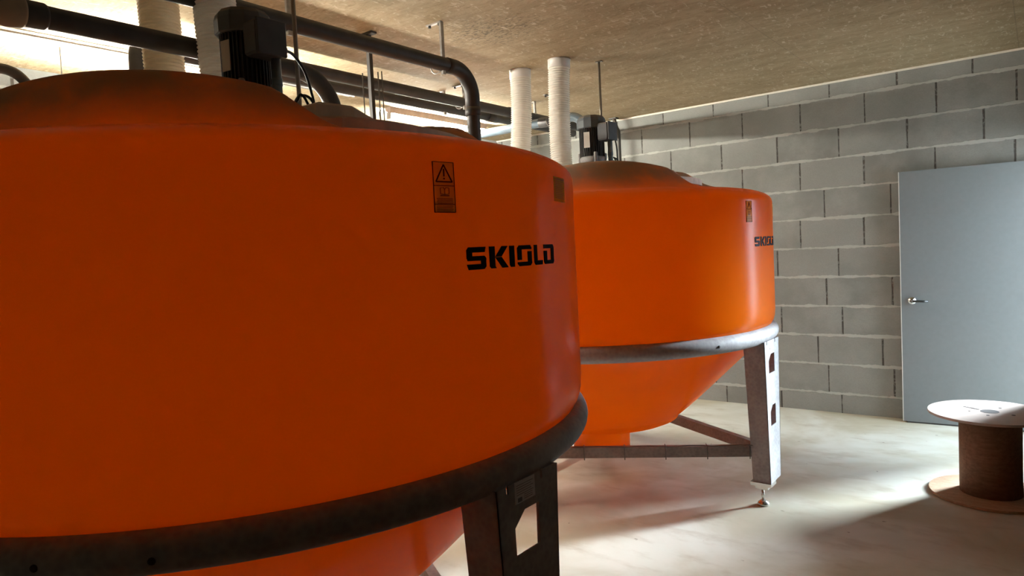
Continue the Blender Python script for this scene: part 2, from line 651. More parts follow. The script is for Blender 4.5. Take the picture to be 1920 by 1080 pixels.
def top_z(x, y):
    r = hypot(x, y)
    q = min(r / 1.03, 1)
    z = 1.80 + DP['b'] * (1 - q ** DP['n'])
    z += DP['c'] * exp(-((x - DP['bx']) ** 2 + (y - DP['by']) ** 2) / (2 * DP['s'] ** 2))
    z -= DP['d'] * exp(-((x - DP['hx']) ** 2 + (y - DP['hy']) ** 2) / (2 * DP['s2'] ** 2))
    a = atan2(y, x) * 180 / pi
    wa = min(max((a + 28) / 16, 0), 1) * min(max((66 - a) / 14, 0), 1) * min(max((r - .50) / .12, 0), 1)
    wa = wa * wa * (3 - 2 * wa)
    z += (min(z, 1.835) - z) * wa
    sh = min(max((r - .93) / .182, 0), 1)
    edge = 1.74 + .075 * sqrt(max(1 - sh * sh, 0))
    w = min(max((r - .8) / .15, 0), 1)
    w = w * w * (3 - 2 * w)
    z = z * (1 - w) + edge * w
    k = min(max((r - .92) / .17, 0), 1)
    k = 1 - k * k * (3 - 2 * k)
    return z + .165 * k * exp(-((x - .136) ** 2 + (y - 1.014) ** 2) / (2 * .408 ** 2))


def tank_body(parent):
    seg = 160
    rings = []
    rs = [.02 + 1.05 * i / 46 for i in range(47)] + [1.085, 1.098, 1.107, R]
    for r in rs:
        rings.append([(r * cos(2 * pi * i / seg), r * sin(2 * pi * i / seg)) for i in range(seg)])
    mb = MB()
    vs = []
    for ring in rings:
        for x, y in ring:
            vs.append((x, y, top_z(x, y)))
    prof = [(R, 1.725), (R + .001, 1.70), (R, 1.6), (R, 1.4), (R, 1.2), (R, 1.10), (R - .003, 1.06), (R - .010, 1.035), (R - .024, 1.012),
            (R - .045, .985), (R - .062, .95), (R - .085, .92), (1.00, .885), (.90, .790), (.78, .672), (.68, .574), (.60, .500), (.545, .452),
            (.508, .424), (.506, .408), (.47, .392), (.44, .384), (.36, .366), (.28, .354), (.215, .348), (.200, .340), (.192, .320), (.188, .26), (.188, .195),
            (.178, .195), (.178, .25)]
    for r, z in prof:
        for i in range(seg):
            a = 2 * pi * i / seg
            vs.append((r * cos(a), r * sin(a), z))
    nr = len(rs) + len(prof)
    fs = []
    for k in range(nr - 1):
        for i in range(seg):
            j = (i + 1) % seg
            fs.append((k * seg + j, k * seg + i, (k + 1) * seg + i, (k + 1) * seg + j))
    fs.append(tuple(range(seg)))
    mb.add(vs, fs, True)
    return mb.build('tank_body', 'tank', parent)


def on_wall(th, z, off=.0015):
    a = radians(th)
    return ((R + off) * cos(a), (R + off) * sin(a), z)


def decal(mb, poly, off=.0015):
    """poly: list of (theta_deg, z) on the cylinder; convex or simple outline; thin raised film"""
    n = len(poly)
    a = [on_wall(t, z, off) for t, z in poly]
    b = [on_wall(t, z, off - .003) for t, z in poly]
    fs = [tuple(range(n))] + [(i, n + i, n + (i + 1) % n, (i + 1) % n) for i in range(n)]
    mb.add(a + b, fs)


def rect_decal(mb, t0, t1, z0, z1, off=.0015, n=6):
    for i in range(n):
        a = t0 + (t1 - t0) * i / n
        b = t0 + (t1 - t0) * (i + 1) / n
        decal(mb, [(a, z0), (b, z0), (b, z1), (a, z1)], off)


LET = {
    'S': [[(.10, 1), (1, 1), (.94, .76), (.0, .76), (0, .88)], [(0, .78), (.27, .78), (.27, .55), (.0, .55)],
          [(0, .62), (.95, .44), (1, .38), (.04, .40)], [(0, .60), (.9, .60), (1, .5), (1, .40), (.1, .40), (0, .5)],
          [(.74, .44), (1, .44), (1, .2), (.74, .2)], [(.0, .24), (1, .24), (1, .12), (.88, 0), (.08, 0)]],
    'K': [[(0, 1), (.27, 1), (.27, .1), (.33, 0), (.08, 0), (0, .1)], [(.30, .52), (.68, 1), (1, 1), (.62, .52)],
          [(.30, .50), (.62, .50), (1, 0), (.68, 0)]],
    'I': [[(0, 1), (1, 1), (1, 0), (.25, 0), (0, .1)]],
    'O': [[(0, .30), (0, .86), (.27, .86), (.27, .30)], [(0, .80), (0, .88), (.12, 1), (.90, 1), (1, .88), (1, .80)],
          [(.73, .70), (1, .70), (1, .14), (.73, .14)], [(0, .20), (1, .20), (1, .12), (.88, 0), (.12, 0), (0, .12)]],
    'L': [[(0, 1), (.34, 1), (.34, .12), (0, .12)], [(0, .22), (1, .22), (.94, 0), (.14, 0), (0, .12)]],
    'D': [[(0, 1), (.88, 1), (1, .88), (1, .80), (.0, .80)], [(.73, .82), (1, .82), (1, .12), (.73, .12)],
          [(.28, .20), (1, .20), (1, .12), (.88, 0), (.28, 0)], [(0, .68), (.26, .68), (.26, 0), (.10, 0), (0, .1)]],
}
SPANS = [('S', -7.1, -3.9), ('K', -3.2, .35), ('I', .75, 1.75), ('O', 2.5, 5.9), ('L', 6.7, 9.1), ('D', 9.6, 13.0)]


def subdivide(poly, dt=.7):
    """insert points along long edges so the outline follows the curved wall"""
    out = []
    n = len(poly)
    for i in range(n):
        a, b = poly[i], poly[(i + 1) % n]
        k = max(1, int(abs(b[0] - a[0]) / dt))
        for j in range(k):
            out.append((a[0] + (b[0] - a[0]) * j / k, a[1] + (b[1] - a[1]) * j / k))
    return out


def logo(parent):
    mb = MB()
    for ch, a, b in SPANS:
        for q, poly in enumerate(LET[ch]):
            pts = [(a + (b - a) * u, 1.478 + .053 * w) for u, w in poly]
            decal(mb, subdivide(pts), .0022 + .0002 * (q % 4))
    return mb.build('lettering', 'ink', parent)


def warning_label(parent):
    t0, t1, z0, z1 = -11.45, -8.45, 1.612, 1.725
    mb = MB()
    rect_decal(mb, t0, t1, z0, z1, .0012, 4)
    base = mb.build('warning_label', 'label', parent, label='yellow warning label')
    pr = MB()
    W = t1 - t0
    zm = z0 + (z1 - z0) * .60

    def line(ta, za, tb, zb, w, off=.0024):
        # w in metres, drawn as a quad
        ax, bx = ta * R * pi / 180, tb * R * pi / 180
        d = Vector((bx - ax, zb - za)).normalized()
        nx, nz = -d.y * w / 2, d.x * w / 2
        k = 180 / (R * pi)
        decal(pr, [((ax + nx) * k, za + nz), ((bx + nx) * k, zb + nz), ((bx - nx) * k, zb - nz), ((ax - nx) * k, za - nz)], off)
    e = .06
    for a, b in (((t0, z0), (t1, z0)), ((t1, z0), (t1, z1)), ((t1, z1), (t0, z1)), ((t0, z1), (t0, z0)), ((t0, zm - .008), (t1, zm - .008))):
        line(*a, *b, .0012)
    line(t0, z0 + .018, t1, z0 + .018, .001)
    A, B, Cc = (t0 + .12 * W, zm + .001), (t1 - .10 * W, zm + .001), ((t0 + t1) / 2 + .02, z1 - .006)
    for a, b in ((A, B), (B, Cc), (Cc, A)):
        line(*a, *b, .0026)
    tm = (A[0] + B[0]) / 2
    line(tm, zm + .013, tm, zm + .030, .0028)
    line(tm, zm + .0065, tm, zm + .0095, .0034)
    pr.build('warning_symbol', 'label_ink', base)
    pr = MB()
    bz = zm - .022
    for sx in (-1, 1):     # open book
        line(tm, bz - .006, tm + sx * .62, bz - .004, .0012)
        line(tm + sx * .62, bz - .004, tm + sx * .62, bz + .009, .0012)
        line(tm + sx * .62, bz + .009, tm + sx * .15, bz + .010, .0012)
        line(tm + sx * .15, bz + .010, tm, bz + .005, .0012)
    line(tm, bz - .006, tm, bz + .005, .0012)
    line(tm - .62, bz - .008, tm + .62, bz - .008, .003)
    for i in range(4):
        line(t0 + .35 + .1 * (i % 2), zm - .037 - i * .0035, t1 - .35, zm - .037 - i * .0035, .0012)
    for i in range(4):
        line(t0 + .35, z0 + .014 - i * .0035, t1 - .35 - .1 * (i % 2), z0 + .014 - i * .0035, .0012)
    pr.build('book_symbol', 'label_dim', base)
    # second label, further round
    mb = MB()
    rect_decal(mb, 14.4, 19.9, 1.652, 1.722, .0012, 5)
    b2 = mb.build('instruction_label', 'label_olive', parent, label='olive yellow instruction label')
    pr = MB()
    line(14.9, 1.716, 19.5, 1.716, .003)
    for i in range(10):
        line(14.9, 1.709 - i * .0052, 19.3 - .5 * (i % 3), 1.709 - i * .0052, .0013)
    pr.build('small_print', 'label_dim', b2)
    return base


def tank_lid(parent):
    edge = [(.50, -.15), (.60, -.155), (.645, -.10), (.66, -.03), (.665, .05), (.655, .15), (.635, .26), (.605, .38), (.575, .46), (.55, .52), (.51, .545),
            (.47, .52), (.48, .44), (.50, .34), (.535, .20), (.55, .05), (.53, -.10)]

    def zz(x, y):
        return 1.874 + .022 * max(y, 0)
    mb = MB()
    n = len(edge)
    cx, cy = .575, .22
    vs, fs = [], []
    for dz, k in ((0, 1.0), (.032, 1.0), (.038, .985), (.038, .6), (.038, .2)):
        for x, y in edge:
            X, Y = cx + (x - cx) * k, cy + (y - cy) * k
            vs.append((X, Y, zz(X, Y) + dz))
    for r_ in range(4):
        for i in range(n):
            j = (i + 1) % n
            fs.append((r_ * n + i, r_ * n + j, (r_ + 1) * n + j, (r_ + 1) * n + i))
    fs.append(tuple(range(4 * n, 5 * n)))
    fs.append(tuple(reversed(range(n))))
    mb.add(vs, fs)
    lid = mb.build('lid', 'lid', parent, label='grey plastic hatch lid')
    # inlet hump at the southern end of the lid
    out = [(.49, -.145), (.585, -.14), (.60, -.02), (.585, .12), (.49, .13), (.47, .0)]
    mb = MB()
    vs = []
    for z, k in ((1.900, 1.05), (1.950, 1.0), (1.958, .86)):
        for x, y in out:
            zt = z if y < .03 or z < 1.91 else z - .28 * y
            vs.append((.54 + (x - .54) * k, -.02 + (y + .02) * k, zt))
    n = len(out)
    fs = []
    for r_ in range(2):
        for i in range(n):
            j = (i + 1) % n
            fs.append((r_ * n + i, r_ * n + j, (r_ + 1) * n + j, (r_ + 1) * n + i))
    fs.append(tuple(range(2 * n, 3 * n)))
    mb.add(vs, fs)
    mb.build('inlet_hump', 'lid', lid)
    return lid


def motor(parent, ox=0.016, oy=0.016):
    c = (ox, oy, 0)
    mb = MB()
    mb.lathe([(.062, 2.096), (.066, 2.102), (.066, 2.311)], c, 40)
    for i in range(36):
        a = 2 * pi * i / 36
        mt = Matrix.Translation((ox, oy, 0)) @ Matrix.Rotation(a, 4, 'Z')
        mb.box(.060, .081, -.0017, .0017, 2.108, 2.298, mt)
    body = mb.build('motor', 'motor', parent, label='charcoal finned electric motor')
    cp = MB()
    prof = [(.088, 2.288), (.094, 2.292), (.095, 2.336), (.090, 2.354), (.078, 2.368), (.05, 2.375), (.012, 2.376)]
    cp.lathe(prof, c, 12, smooth=False)
    cp.build('fan_cover', 'motor_cap', body, label='blue grey fan cover under dust')
    fg = MB()
    fg.lathe([(.050, 1.985), (.055, 2.030), (.052, 2.066), (.085, 2.072), (.088, 2.078), (.088, 2.098), (.080, 2.106), (.066, 2.112)], c, 40)
    for i in range(4):
        a = pi / 4 + i * pi / 2
        fg.lathe([(.012, 2.058), (.012, 2.126), (.008, 2.132)], (ox + .084 * cos(a), oy + .084 * sin(a), 0), 10)
    fg.build('flange', 'galv_dark', body)
    tb = MB()
    tb.box(ox + .070, ox + .150, oy - .052, oy + .052, 2.201, 2.311, None, .008)
    tb.box(ox + .150, ox + .160, oy - .055, oy + .055, 2.198, 2.314, None, .003)
    tb.build('terminal_box', 'motor_box', body)
    gl = MB()
    gl.tube([(ox + .115, oy + .052, 2.236), (ox + .115, oy + .078, 2.236)], [.014, .013], 12)
    gl.build('cable_gland', 'motor_box', body)
    a = radians(-82)
    npm = Matrix.Translation((ox, oy, 0)) @ Matrix.Rotation(a, 4, 'Z')
    MB().box(.080, .083, -.020, .020, 2.161, 2.261, npm).build('nameplate', 'nameplate', body, label='pale nameplate')
    st = MB()
    st.tube([(ox + .112, oy + .040, 1.96), (ox + .112, oy + .040, 2.201)], .016, 14)
    st.tube([(ox + .112, oy + .040, 2.111), (ox + .112, oy + .040, 2.136)], .018, 14)
    st.build('conduit_stub', 'pipe_blue', body)
    bp = MB()
    bp.box(ox - .13, ox + .13, oy - .13, oy + .13, 1.975, 1.992, None, .004)
    bp.box(ox + .10, ox + .17, oy + .10, oy + .17, 1.975, 2.018, None, .004)
    bp.build('mounting_plate', 'dark_steel', body)
    return body


def leg(parent, first):
    """built at azimuth 0 of the ring: outer plate at x = 1.125"""
    X = 1.127
    zt, zb = .945, .135

    def ye(u, z):
        k = (z - zb) / (zt - zb)
        y0 = -.062 + (-.105 + .062) * k
        y1 = .125 + (.157 - .125) * k
        return y0 + (y1 - y0) * u
    us = [0, .15, .185, .25, .31, .62, .66, .70, .735, 1]
    zs = [zb, .46, .475, .565, .575, .76, .775, .855, .868, .925, .945]
    holes = set()
    for iu in range(3, 6):
        for iz in (1, 2, 3, 5, 6, 7):
            holes.add((iu, iz))
    holes.add((1, 9))
    holes.add((7, 9))
    mb = MB()
    th = .005
    for iu in range(len(us) - 1):
        for iz in range(len(zs) - 1):
            if (iu, iz) in holes:
                continue
            q = [(us[iu], zs[iz]), (us[iu + 1], zs[iz]), (us[iu + 1], zs[iz + 1]), (us[iu], zs[iz + 1])]
            vs = [(X, ye(u, z), z) for u, z in q] + [(X - th, ye(u, z), z) for u, z in q]
            fs = [(0, 1, 2, 3), (7, 6, 5, 4)]
            nb = [(iu, iz - 1), (iu + 1, iz), (iu, iz + 1), (iu - 1, iz)]
            for e_ in range(4):
                a, b = nb[e_]
                if (a, b) in holes or a < 0 or b < 0 or a >= len(us) - 1 or b >= len(zs) - 1:
                    f_ = (e_ + 1) % 4
                    fs.append((e_, 4 + e_, 4 + f_, f_))
            mb.add(vs, fs)
    for z0_, z1_ in ((.575, .54), (.868, .832)):      # cut off upper window corner
        q = [(.25, z0_), (.42, z0_), (.25, z1_)]
        vs = [(X, ye(u, z), z) for u, z in q] + [(X - th, ye(u, z), z) for u, z in q]
        mb.add(vs, [(0, 2, 1), (3, 4, 5), (1, 2, 5, 4)])
    for u in (0, 1):        # side flanges
        dt_, db_ = (.118, .100) if u == 0 else (.07, .06)
        for s_ in (0,):
            vs = []
            for z, dd in ((zb, db_), (zt, dt_)):
                y = ye(u, z)
                yy = y + (.005 if u == 0 else -.005)
                vs += [(X, y, z), (X - dd, y, z), (X - dd, yy, z), (X, yy, z)]
            mb.add(vs, [(3, 2, 1, 0), (4, 5, 6, 7), (0, 1, 5, 4), (1, 2, 6, 5), (2, 3, 7, 6), (3, 0, 4, 7)])
    lg = mb.build('leg', 'galv_dark' if first is None else 'galv_dark', parent)
    fix_normals(lg)
    ft = MB()
    yc = -.035
    ft.box(X - .115, X + .004, yc - .035, yc + .055, .118, .136)
    ft.box(X - .09, X - .02, yc - .02, yc + .03, .095, .118)
    ft.tube([(X - .055, yc, .020), (X - .055, yc, .10)], .008, 12)
    ft.lathe([(.012, .050), (.012, .062)], (X - .055, yc, 0), 6, smooth=False)
    ft.lathe([(.032, 0), (.034, .006), (.030, .018), (.014, .030), (.010, .032)], (X - .055, yc, 0), 24)
    ft.build('levelling_foot', 'thread', lg, label='shiny threaded foot')
    return lg


def rating_plate(parent_leg):
    mb = MB()
    X = 1.128
    mb.add([(X, -.032, .890), (X, .052, .890), (X, .052, .945), (X, -.032, .945),
            (X - .003, -.032, .890), (X - .003, .052, .890), (X - .003, .052, .945), (X - .003, -.032, .945)],
           [(0, 1, 2, 3), (0, 4, 5, 1), (1, 5, 6, 2), (2, 6, 7, 3), (3, 7, 4, 0)])
    p = mb.build('rating_plate', 'plate_label', parent_leg, label='silver rating plate')
    return p


def rating_print(parent, on_root):
    mb = MB()
    X = 1.1285
    def q(y0, y1, z0, z1):
        mb.add([(X, y0, z0), (X, y1, z0), (X, y1, z1), (X, y0, z1)], [(0, 1, 2, 3)])
    for i in range(5):
        q(-.026, .044 - .008 * (i % 2), .935 - i * .006, .9365 - i * .006)
    q(-.022, -.004, .893, .904)
    for i in range(3):
        q(.004, .040, .896 + i * .005, .8975 + i * .005)
    return mb.build('plate_print', 'plate_print', on_root)


def make_tank(loc, label, dots):
    root = empty('storage_tank', (loc[0], loc[1], 0), label, 'tank', 'orange hopper tanks standing in a row')
    tank_body(root)
    logo(root)
    warning_label(root)
    tank_lid(root)
    motor(root)
    rg = MB()
    pts = [(RING_R * cos(2 * pi * i / 128), RING_R * sin(2 * pi * i / 128), RING_Z) for i in range(128)]
    seg = 20
    vs, fs = [], []
    for i in range(128):
        a = 2 * pi * i / 128
        for k in range(seg):
            b = 2 * pi * k / seg
            rr = RING_R + RING_T * cos(b)
            vs.append((rr * cos(a), rr * sin(a), RING_Z + RING_T * sin(b)))
    for i in range(128):
        for k in range(seg):
            i2, k2 = (i + 1) % 128, (k + 1) % seg
            fs.append((i * seg + k, i2 * seg + k, i2 * seg + k2, i * seg + k2))
    rg.add(vs, fs, True)
    ring = rg.build('support_ring', 'galv_dark', root, label='grey tubular support ring')
    for deg, zo in dots:
        a = radians(deg)
        mt = Matrix.Rotation(a, 4, 'Z') @ Matrix.Translation((RING_R + RING_T - .004, 0, RING_Z + zo)) @ Matrix.Rotation(radians(90), 4, 'Y')
        MB().lathe([(.0075, 0), (.0075, .0048), (.004, .006)], seg=10, mat=mt).build('ring_bolt', 'hole', ring)
    legs = []
    for k in range(3):
        lg = leg(root, None)
        if k == 0:
            pass
        lg.rotation_euler = (0, 0, radians(120 * k))
        legs.append(lg)
    rp = rating_plate(legs[0])
    rating_print(legs[0], legs[0])
    for k in range(3):
        a0, a1 = radians(120 * k + 0), radians(120 * k + 120)
        rr = 1.09
        p0 = Vector((rr * cos(a0), rr * sin(a0), .310))
        p1 = Vector((rr * cos(a1), rr * sin(a1), .310))
        dd = (p1 - p0).normalized()
        br = MB().beam(p0 + dd * .02, p1 - dd * .02, .04, .062)
        br.build('brace', 'brace', root)
    for rr, z, deg in ((.765, .660, -74), (.535, .446, -72), (.765, .660, 46), (.535, .446, 48)):
        a = radians(deg)
        mt = Matrix.Rotation(a, 4, 'Z') @ Matrix.Translation((rr, 0, z)) @ Matrix.Rotation(radians(135), 4, 'Y')
        MB().lathe([(.020, -.004), (.020, .004), (.010, .006), (.010, .016), (.004, .018)], seg=12, mat=mt).build('cone_bolt', 'steel', root)
    return root


tank_a = make_tank(T1, 'large dark orange hopper tank nearest the camera, filling the left of the photo', ((-53.6, 0), (-42.8, -.004)))
tank_b = make_tank(T2, 'brighter orange hopper tank standing behind, in front of the block wall', ((-25.5, 0),))


# wire tray clipped to the front brace of the far tank
def wire_tray():
    root = empty('wire_cable_tray', (T2[0], T2[1], 0), 'thin wire mesh tray clipped along the horizontal brace of the far tank', 'cable tray')
    a0, a1 = 0.0, radians(-120)
    p0 = Vector((1.09 * cos(a0), 1.09 * sin(a0), 0))
    p1 = Vector((1.09 * cos(a1), 1.09 * sin(a1), 0))
    d = (p1 - p0).normalized()
    nrm = Vector((-d.y, d.x, 0))
    if nrm.dot(p0 + p1) < 0:
        nrm = -nrm
    L = (p1 - p0).length
    w = MB()
    top = [p0 + d * (.08 + (L - .16) * i / 24) + nrm * .034 + Vector((0, 0, .349 + .004 * sin(i * 1.7))) for i in range(25)]
    w.tube(top, .0028, 6)
    w.build('long_wire', 'wire', root)
    for i in range(8):
        s_ = .10 + i * .235
        if s_ > L - .08:
            break
        b = p0 + d * s_
        h = MB()
        h.tube([b - nrm * .022 + Vector((0, 0, .346)), b + nrm * .034 + Vector((0, 0, .349)), b + nrm * .036 + Vector((0, 0, .315)), b + nrm * .032 + Vector((0, 0, .271))], .003, 6)
        h.build('wire_hook', 'wire', root)
    return root


wire_tray()


# ------------------------------------------------------------------ ceiling hoses
def hose(top, bottom, r, bend, mat, label, seg=36):
    root = empty('flexible_hose', (top[0], top[1], bottom[2]), label, 'hose', 'ribbed air hoses from the ceiling to the tanks')
    inv = Matrix.Translation(-Vector(root.location))
    t, b = Vector(top), Vector(bottom)
    n = int((t.z - b.z) / .0030)
    pts, rad = [], []
    for i in range(n + 1):
        k = i / n
        p = t.lerp(b, k) + Vector(bend) * sin(pi * k)
        pts.append(tuple(inv @ p))
        rad.append(r + .0046 * cos(i * 2 * pi / 5))
    mb = MB().tube(pts, rad, seg)
    mb.build('ribbed_tube', mat, root)
    c = MB()
    tt = inv @ t
    k0 = Vector(pts[int(n * .07)])
    c.tube([tuple(tt), tuple(tt + (k0 - tt) * .15), tuple(k0)], [r + .008, r + .006, r + .006], seg)
    c.build('cuff', 'hose_cuff', root)
    return root


def up_hose(x, y, ztop, b, r, bend, mat, label):
    return hose((x, y, ztop), b, r, bend, mat, label)


up_hose(-2.580, 3.976, ZC - .001, (-2.585, 3.965, top_z(-.24, .044) + .0), .070, (-.012, 0, 0), 'hose', 'white ribbed hose beside the far tank motor, right of the pair')
up_hose(-2.924, 3.994, ZC - .001, (-2.965, 3.94, top_z(-.62, .02) + .0), .070, (.018, .01, 0), 'hose', 'white ribbed hose with a riveted cuff, left of the pair over the far tank')
up_hose(T1[0] - .42, T1[1] + .16, ZC - .001, (T1[0] - .40, T1[1] + .18, top_z(-.40, .18)), .077, (0, 0, 0), 'hose', 'bright white ribbed hose right behind the near tank motor')
up_hose(T1[0] - .80, T1[1] + .13, ZC - .001, (T1[0] - .79, T1[1] + .15, top_z(-.79, .15)), .077, (0, 0, 0), 'hose_tan', 'tan ribbed hose left of the near motor, behind the dark pipe')


# ------------------------------------------------------------------ pipes
def arc(c, a, b, r, n=10):
    """quarter bend: starts at c + a*r going along b..."""
    c, a, b = Vector(c), Vector(a), Vector(b)
    return [c + a * (r * cos(pi / 2 * i / n)) + b * (r * sin(pi / 2 * i / n)) for i in range(n + 1)]


PR = .0385
PG = 'dark pipes hung below the ceiling'
# near pipe dropping onto the near tank
XA, ZA = -2.65, 2.382
root = empty('elbow_pipe', (XA, .2, ZA), 'dark grey pipe bending down onto the near tank lid behind its motor', 'pipe', PG)
o = Vector(root.location)
path = [Vector((XA, -.9, ZA)), Vector((XA, 1.0, ZA)), Vector((XA, 1.90, ZA))] + arc((XA, 1.92, ZA - .20), (0, 0, 1), (0, 1, 0), .20, 12)
path += [Vector((XA, 2.12, top_z(XA - T1[0], 2.12 - T1[1]) if hypot(XA - T1[0], 2.12 - T1[1]) < 1.1 else 1.75))]
MB().tube([p - o for p in path], PR, 28).build('pipe_run', 'pipe', root)
MB().tube([Vector((XA, .74, ZA)) - o, Vector((XA, .925, ZA)) - o, Vector((XA, .935, ZA)) - o], [PR + .006, PR + .006, PR + .001], 28).build('pipe_socket', 'pipe', root)
MB().tube([Vector((XA, y, ZA)) - o for y in (.35, .70, .74, .79, .82, .86, .87)], [PR + .012, PR + .012, PR + .016, PR + .012, PR + .017, PR + .014, PR + .006], 28).build('pipe_coupling', 'coupling', root, label='tan wrapped coupling')

# upper pipe with a bend down to the far tank
XB, ZB = -2.606, 2.566
root = empty('elbow_pipe', (XB, .2, ZB), 'highest dark pipe, bending down in a rounded elbow left of the white hoses', 'pipe', PG)
o = Vector(root.location)
path = [Vector((XB, -.9, ZB)), Vector((XB, 1.5, ZB)), Vector((XB, 2.90, ZB))] + arc((XB, 2.93, ZB - .15), (0, 0, 1), (0, 1, 0), .15, 12)
zb_ = top_z(XB - T2[0], 3.08 - T2[1])
path += [Vector((XB, 3.08, zb_))]
MB().tube([p - o for p in path], PR, 28).build('pipe_run', 'pipe', root)
e = arc((XB, 2.93, ZB - .15), (0, 0, 1), (0, 1, 0), .15, 12)
e = [Vector((XB, 2.87, ZB)), Vector((XB, 2.90, ZB))] + e + [Vector((XB, 3.08, ZB - .22))]
MB().tube([p - o for p in e], PR + .004, 28).build('pipe_elbow', 'pipe', root)
MB().tube([Vector((XB, 3.08, ZB - .205)) - o, Vector((XB, 3.08, ZB - .255)) - o], PR + .0065, 28).build('pipe_socket', 'pipe', root)

for X, Z, y1, dy_, lab in ((-3.47, 2.664, 5.9, 0, 'long straight dark pipe, front one of the parallel pair behind the hoses'),
                      (-3.70, 2.668, 5.9, .25, 'long straight dark pipe, rear and lower looking one of the parallel pair')):
    root = empty('straight_pipe', (X, 0, Z), lab, 'pipe', PG)
    el = [Vector((0, 1.60 + dy_, .06 - Z))] + [Vector(p) for p in arc((0, 1.72 + dy_, -.12), (0, -1, 0), (0, 0, 1), .12, 10)]
    MB().tube(el + [Vector((0, 3, 0)), Vector((0, y1, 0))], PR - .001, 24).build('pipe_run', 'pipe', root)
    MB().tube([(0, 4.55, 0), (0, 4.68, 0)], PR + .004, 24).build('pipe_socket', 'pipe', root)

# blue grey pipe crossing to the far tank
YB_, ZBB = 4.80, 2.584
root = empty('crossing_pipe', (-3.3, YB_, ZBB), 'blue grey pipe crossing behind the white hoses, bending down beside the far motor', 'pipe')
o = Vector(root.location)
path = [Vector((-4.9, YB_, ZBB)), Vector((-3.5, YB_, ZBB)), Vector((-3.05, YB_, ZBB))] + arc((-3.03, YB_, ZBB - .13), (0, 0, 1), (1, 0, 0), .13, 10)
path += [Vector((-2.90, YB_, 1.86))]
MB().tube([p - o for p in path], .037, 24).build('pipe_run', 'pipe_blue', root)
MB().tube([Vector((-3.33, YB_, ZBB)) - o, Vector((-3.10, YB_, ZBB)) - o], .042, 24).build('pipe_socket', 'pipe', root, label='darker pipe socket')

# little bent pipe at the far left
root = empty('elbow_pipe', (-3.5, 1.04, 2.40), 'short dark pipe elbow at the far left edge, dipping behind the near tank', 'pipe', PG)
o = Vector(root.location)
path = [Vector((-3.5, .3, 2.403)), Vector((-3.5, 1.04, 2.403))] + arc((-3.5, 1.05, 2.303), (0, 0, 1), (0, 1, 0), .10, 10) + [Vector((-3.5, 1.15, .04))]
MB().tube([p - o for p in path], .022, 20).build('pipe_run', 'pipe', root)
MB().tube([Vector((-3.5, .80, 2.403)) - o, Vector((-3.5, 1.03, 2.403)) - o], .029, 20).build('pipe_socket', 'pipe', root)


# ------------------------------------------------------------------ pipe hangers
def hanger(x, y, zp, r, label, side=.0, along='y'):
    root = empty('pipe_hanger', (x, y, ZC), label, 'hanger', 'pipe hangers screwed to the ceiling')
    H = ZC - zp
    if along == 'y':
        ax = Vector((1, 0, 0))
    else:
        ax = Vector((0, 1, 0))
    MB().beam(ax * -.055 + Vector((0, 0, -.004)), ax * .055 + Vector((0, 0, -.004)), .022, .007).build('ceiling_plate', 'steel', root)
    for k in (-.036, .036):
        MB().lathe([(.008, -.020), (.008, -.006)], tuple(ax * k), 6, smooth=False).build('screw', 'dark_steel', root)
    MB().beam(ax * (r + .012) + Vector((0, 0, -.006)), ax * (r + .012) + Vector((0, 0, -H - r - .018)), .022, .014, tuple(ax)).build('strap', 'steel', root)
    cl = MB()
    pts = []
    for i in range(21):
        a = radians(-30 + 240 * i / 20) + pi
        pts.append(ax * ((r + .004) * cos(a)) + Vector((0, 0, -H + (r + .004) * sin(a))))
    pts.append(ax * (r + .012) + Vector((0, 0, -H + .02)))
    cl.tube(pts, .004, 6)
    cl.build('clamp', 'steel', root)
    return root


hanger(XB - .045, 2.84, ZB, PR, 'bright steel hanger on the highest pipe, just left of its bend')
hanger(XB - .045, 1.86, ZB, PR, 'steel hanger on the highest pipe, right behind the near motor')
hanger(-3.50, 3.98, 2.664, PR, 'steel hanger on the front parallel pipe, left of the pipe bend')
hanger(-3.74, 4.02, 2.668, PR, 'steel hanger on the rear parallel pipe, above the lamp')
hanger(-3.50, 4.90, 2.664, PR, 'steel hanger on the parallel pipe, between the white hoses')
hanger(-3.24, 4.80, ZBB, .037, 'thin steel hanger holding the blue grey crossing pipe', along='x')
# two thin conduits on the left
for k, (x, z) in enumerate(((-4.20, 2.776), (-4.26, 2.788))):
    o_ = MB().tube([(x, -1.0, z), (x, 3.55, z)], .008, 8).build('thin_conduit', 'steel')
    tag(o_, ('front', 'rear')[k] + ' one of two thin conduits along the ceiling left of the lamp', 'conduit', 'thin ceiling conduits')


# ------------------------------------------------------------------ rods, struts and vertical trays
def rod(x, y, z0, r, lab):
    root = empty('support_rod', (x, y, z0), lab, 'rod', 'upright rods down to the motors')
    MB().tube([(0, 0, 0), (0, 0, ZC - z0 - .002)], r, 10).build('rod_shaft', 'rod', root)
    MB().box(-.025, .025, -.012, .012, ZC - z0 - .006, ZC - z0).build('ceiling_plate', 'steel', root)
    return root


rod(T1[0] - .045, T1[1] + .265, top_z(-.045, .265), .0085, 'upright grey rod just right of the near motor')
rod(-2.412, 4.221, top_z(-.07, .30), .008, 'pale upright rod above the far motor')


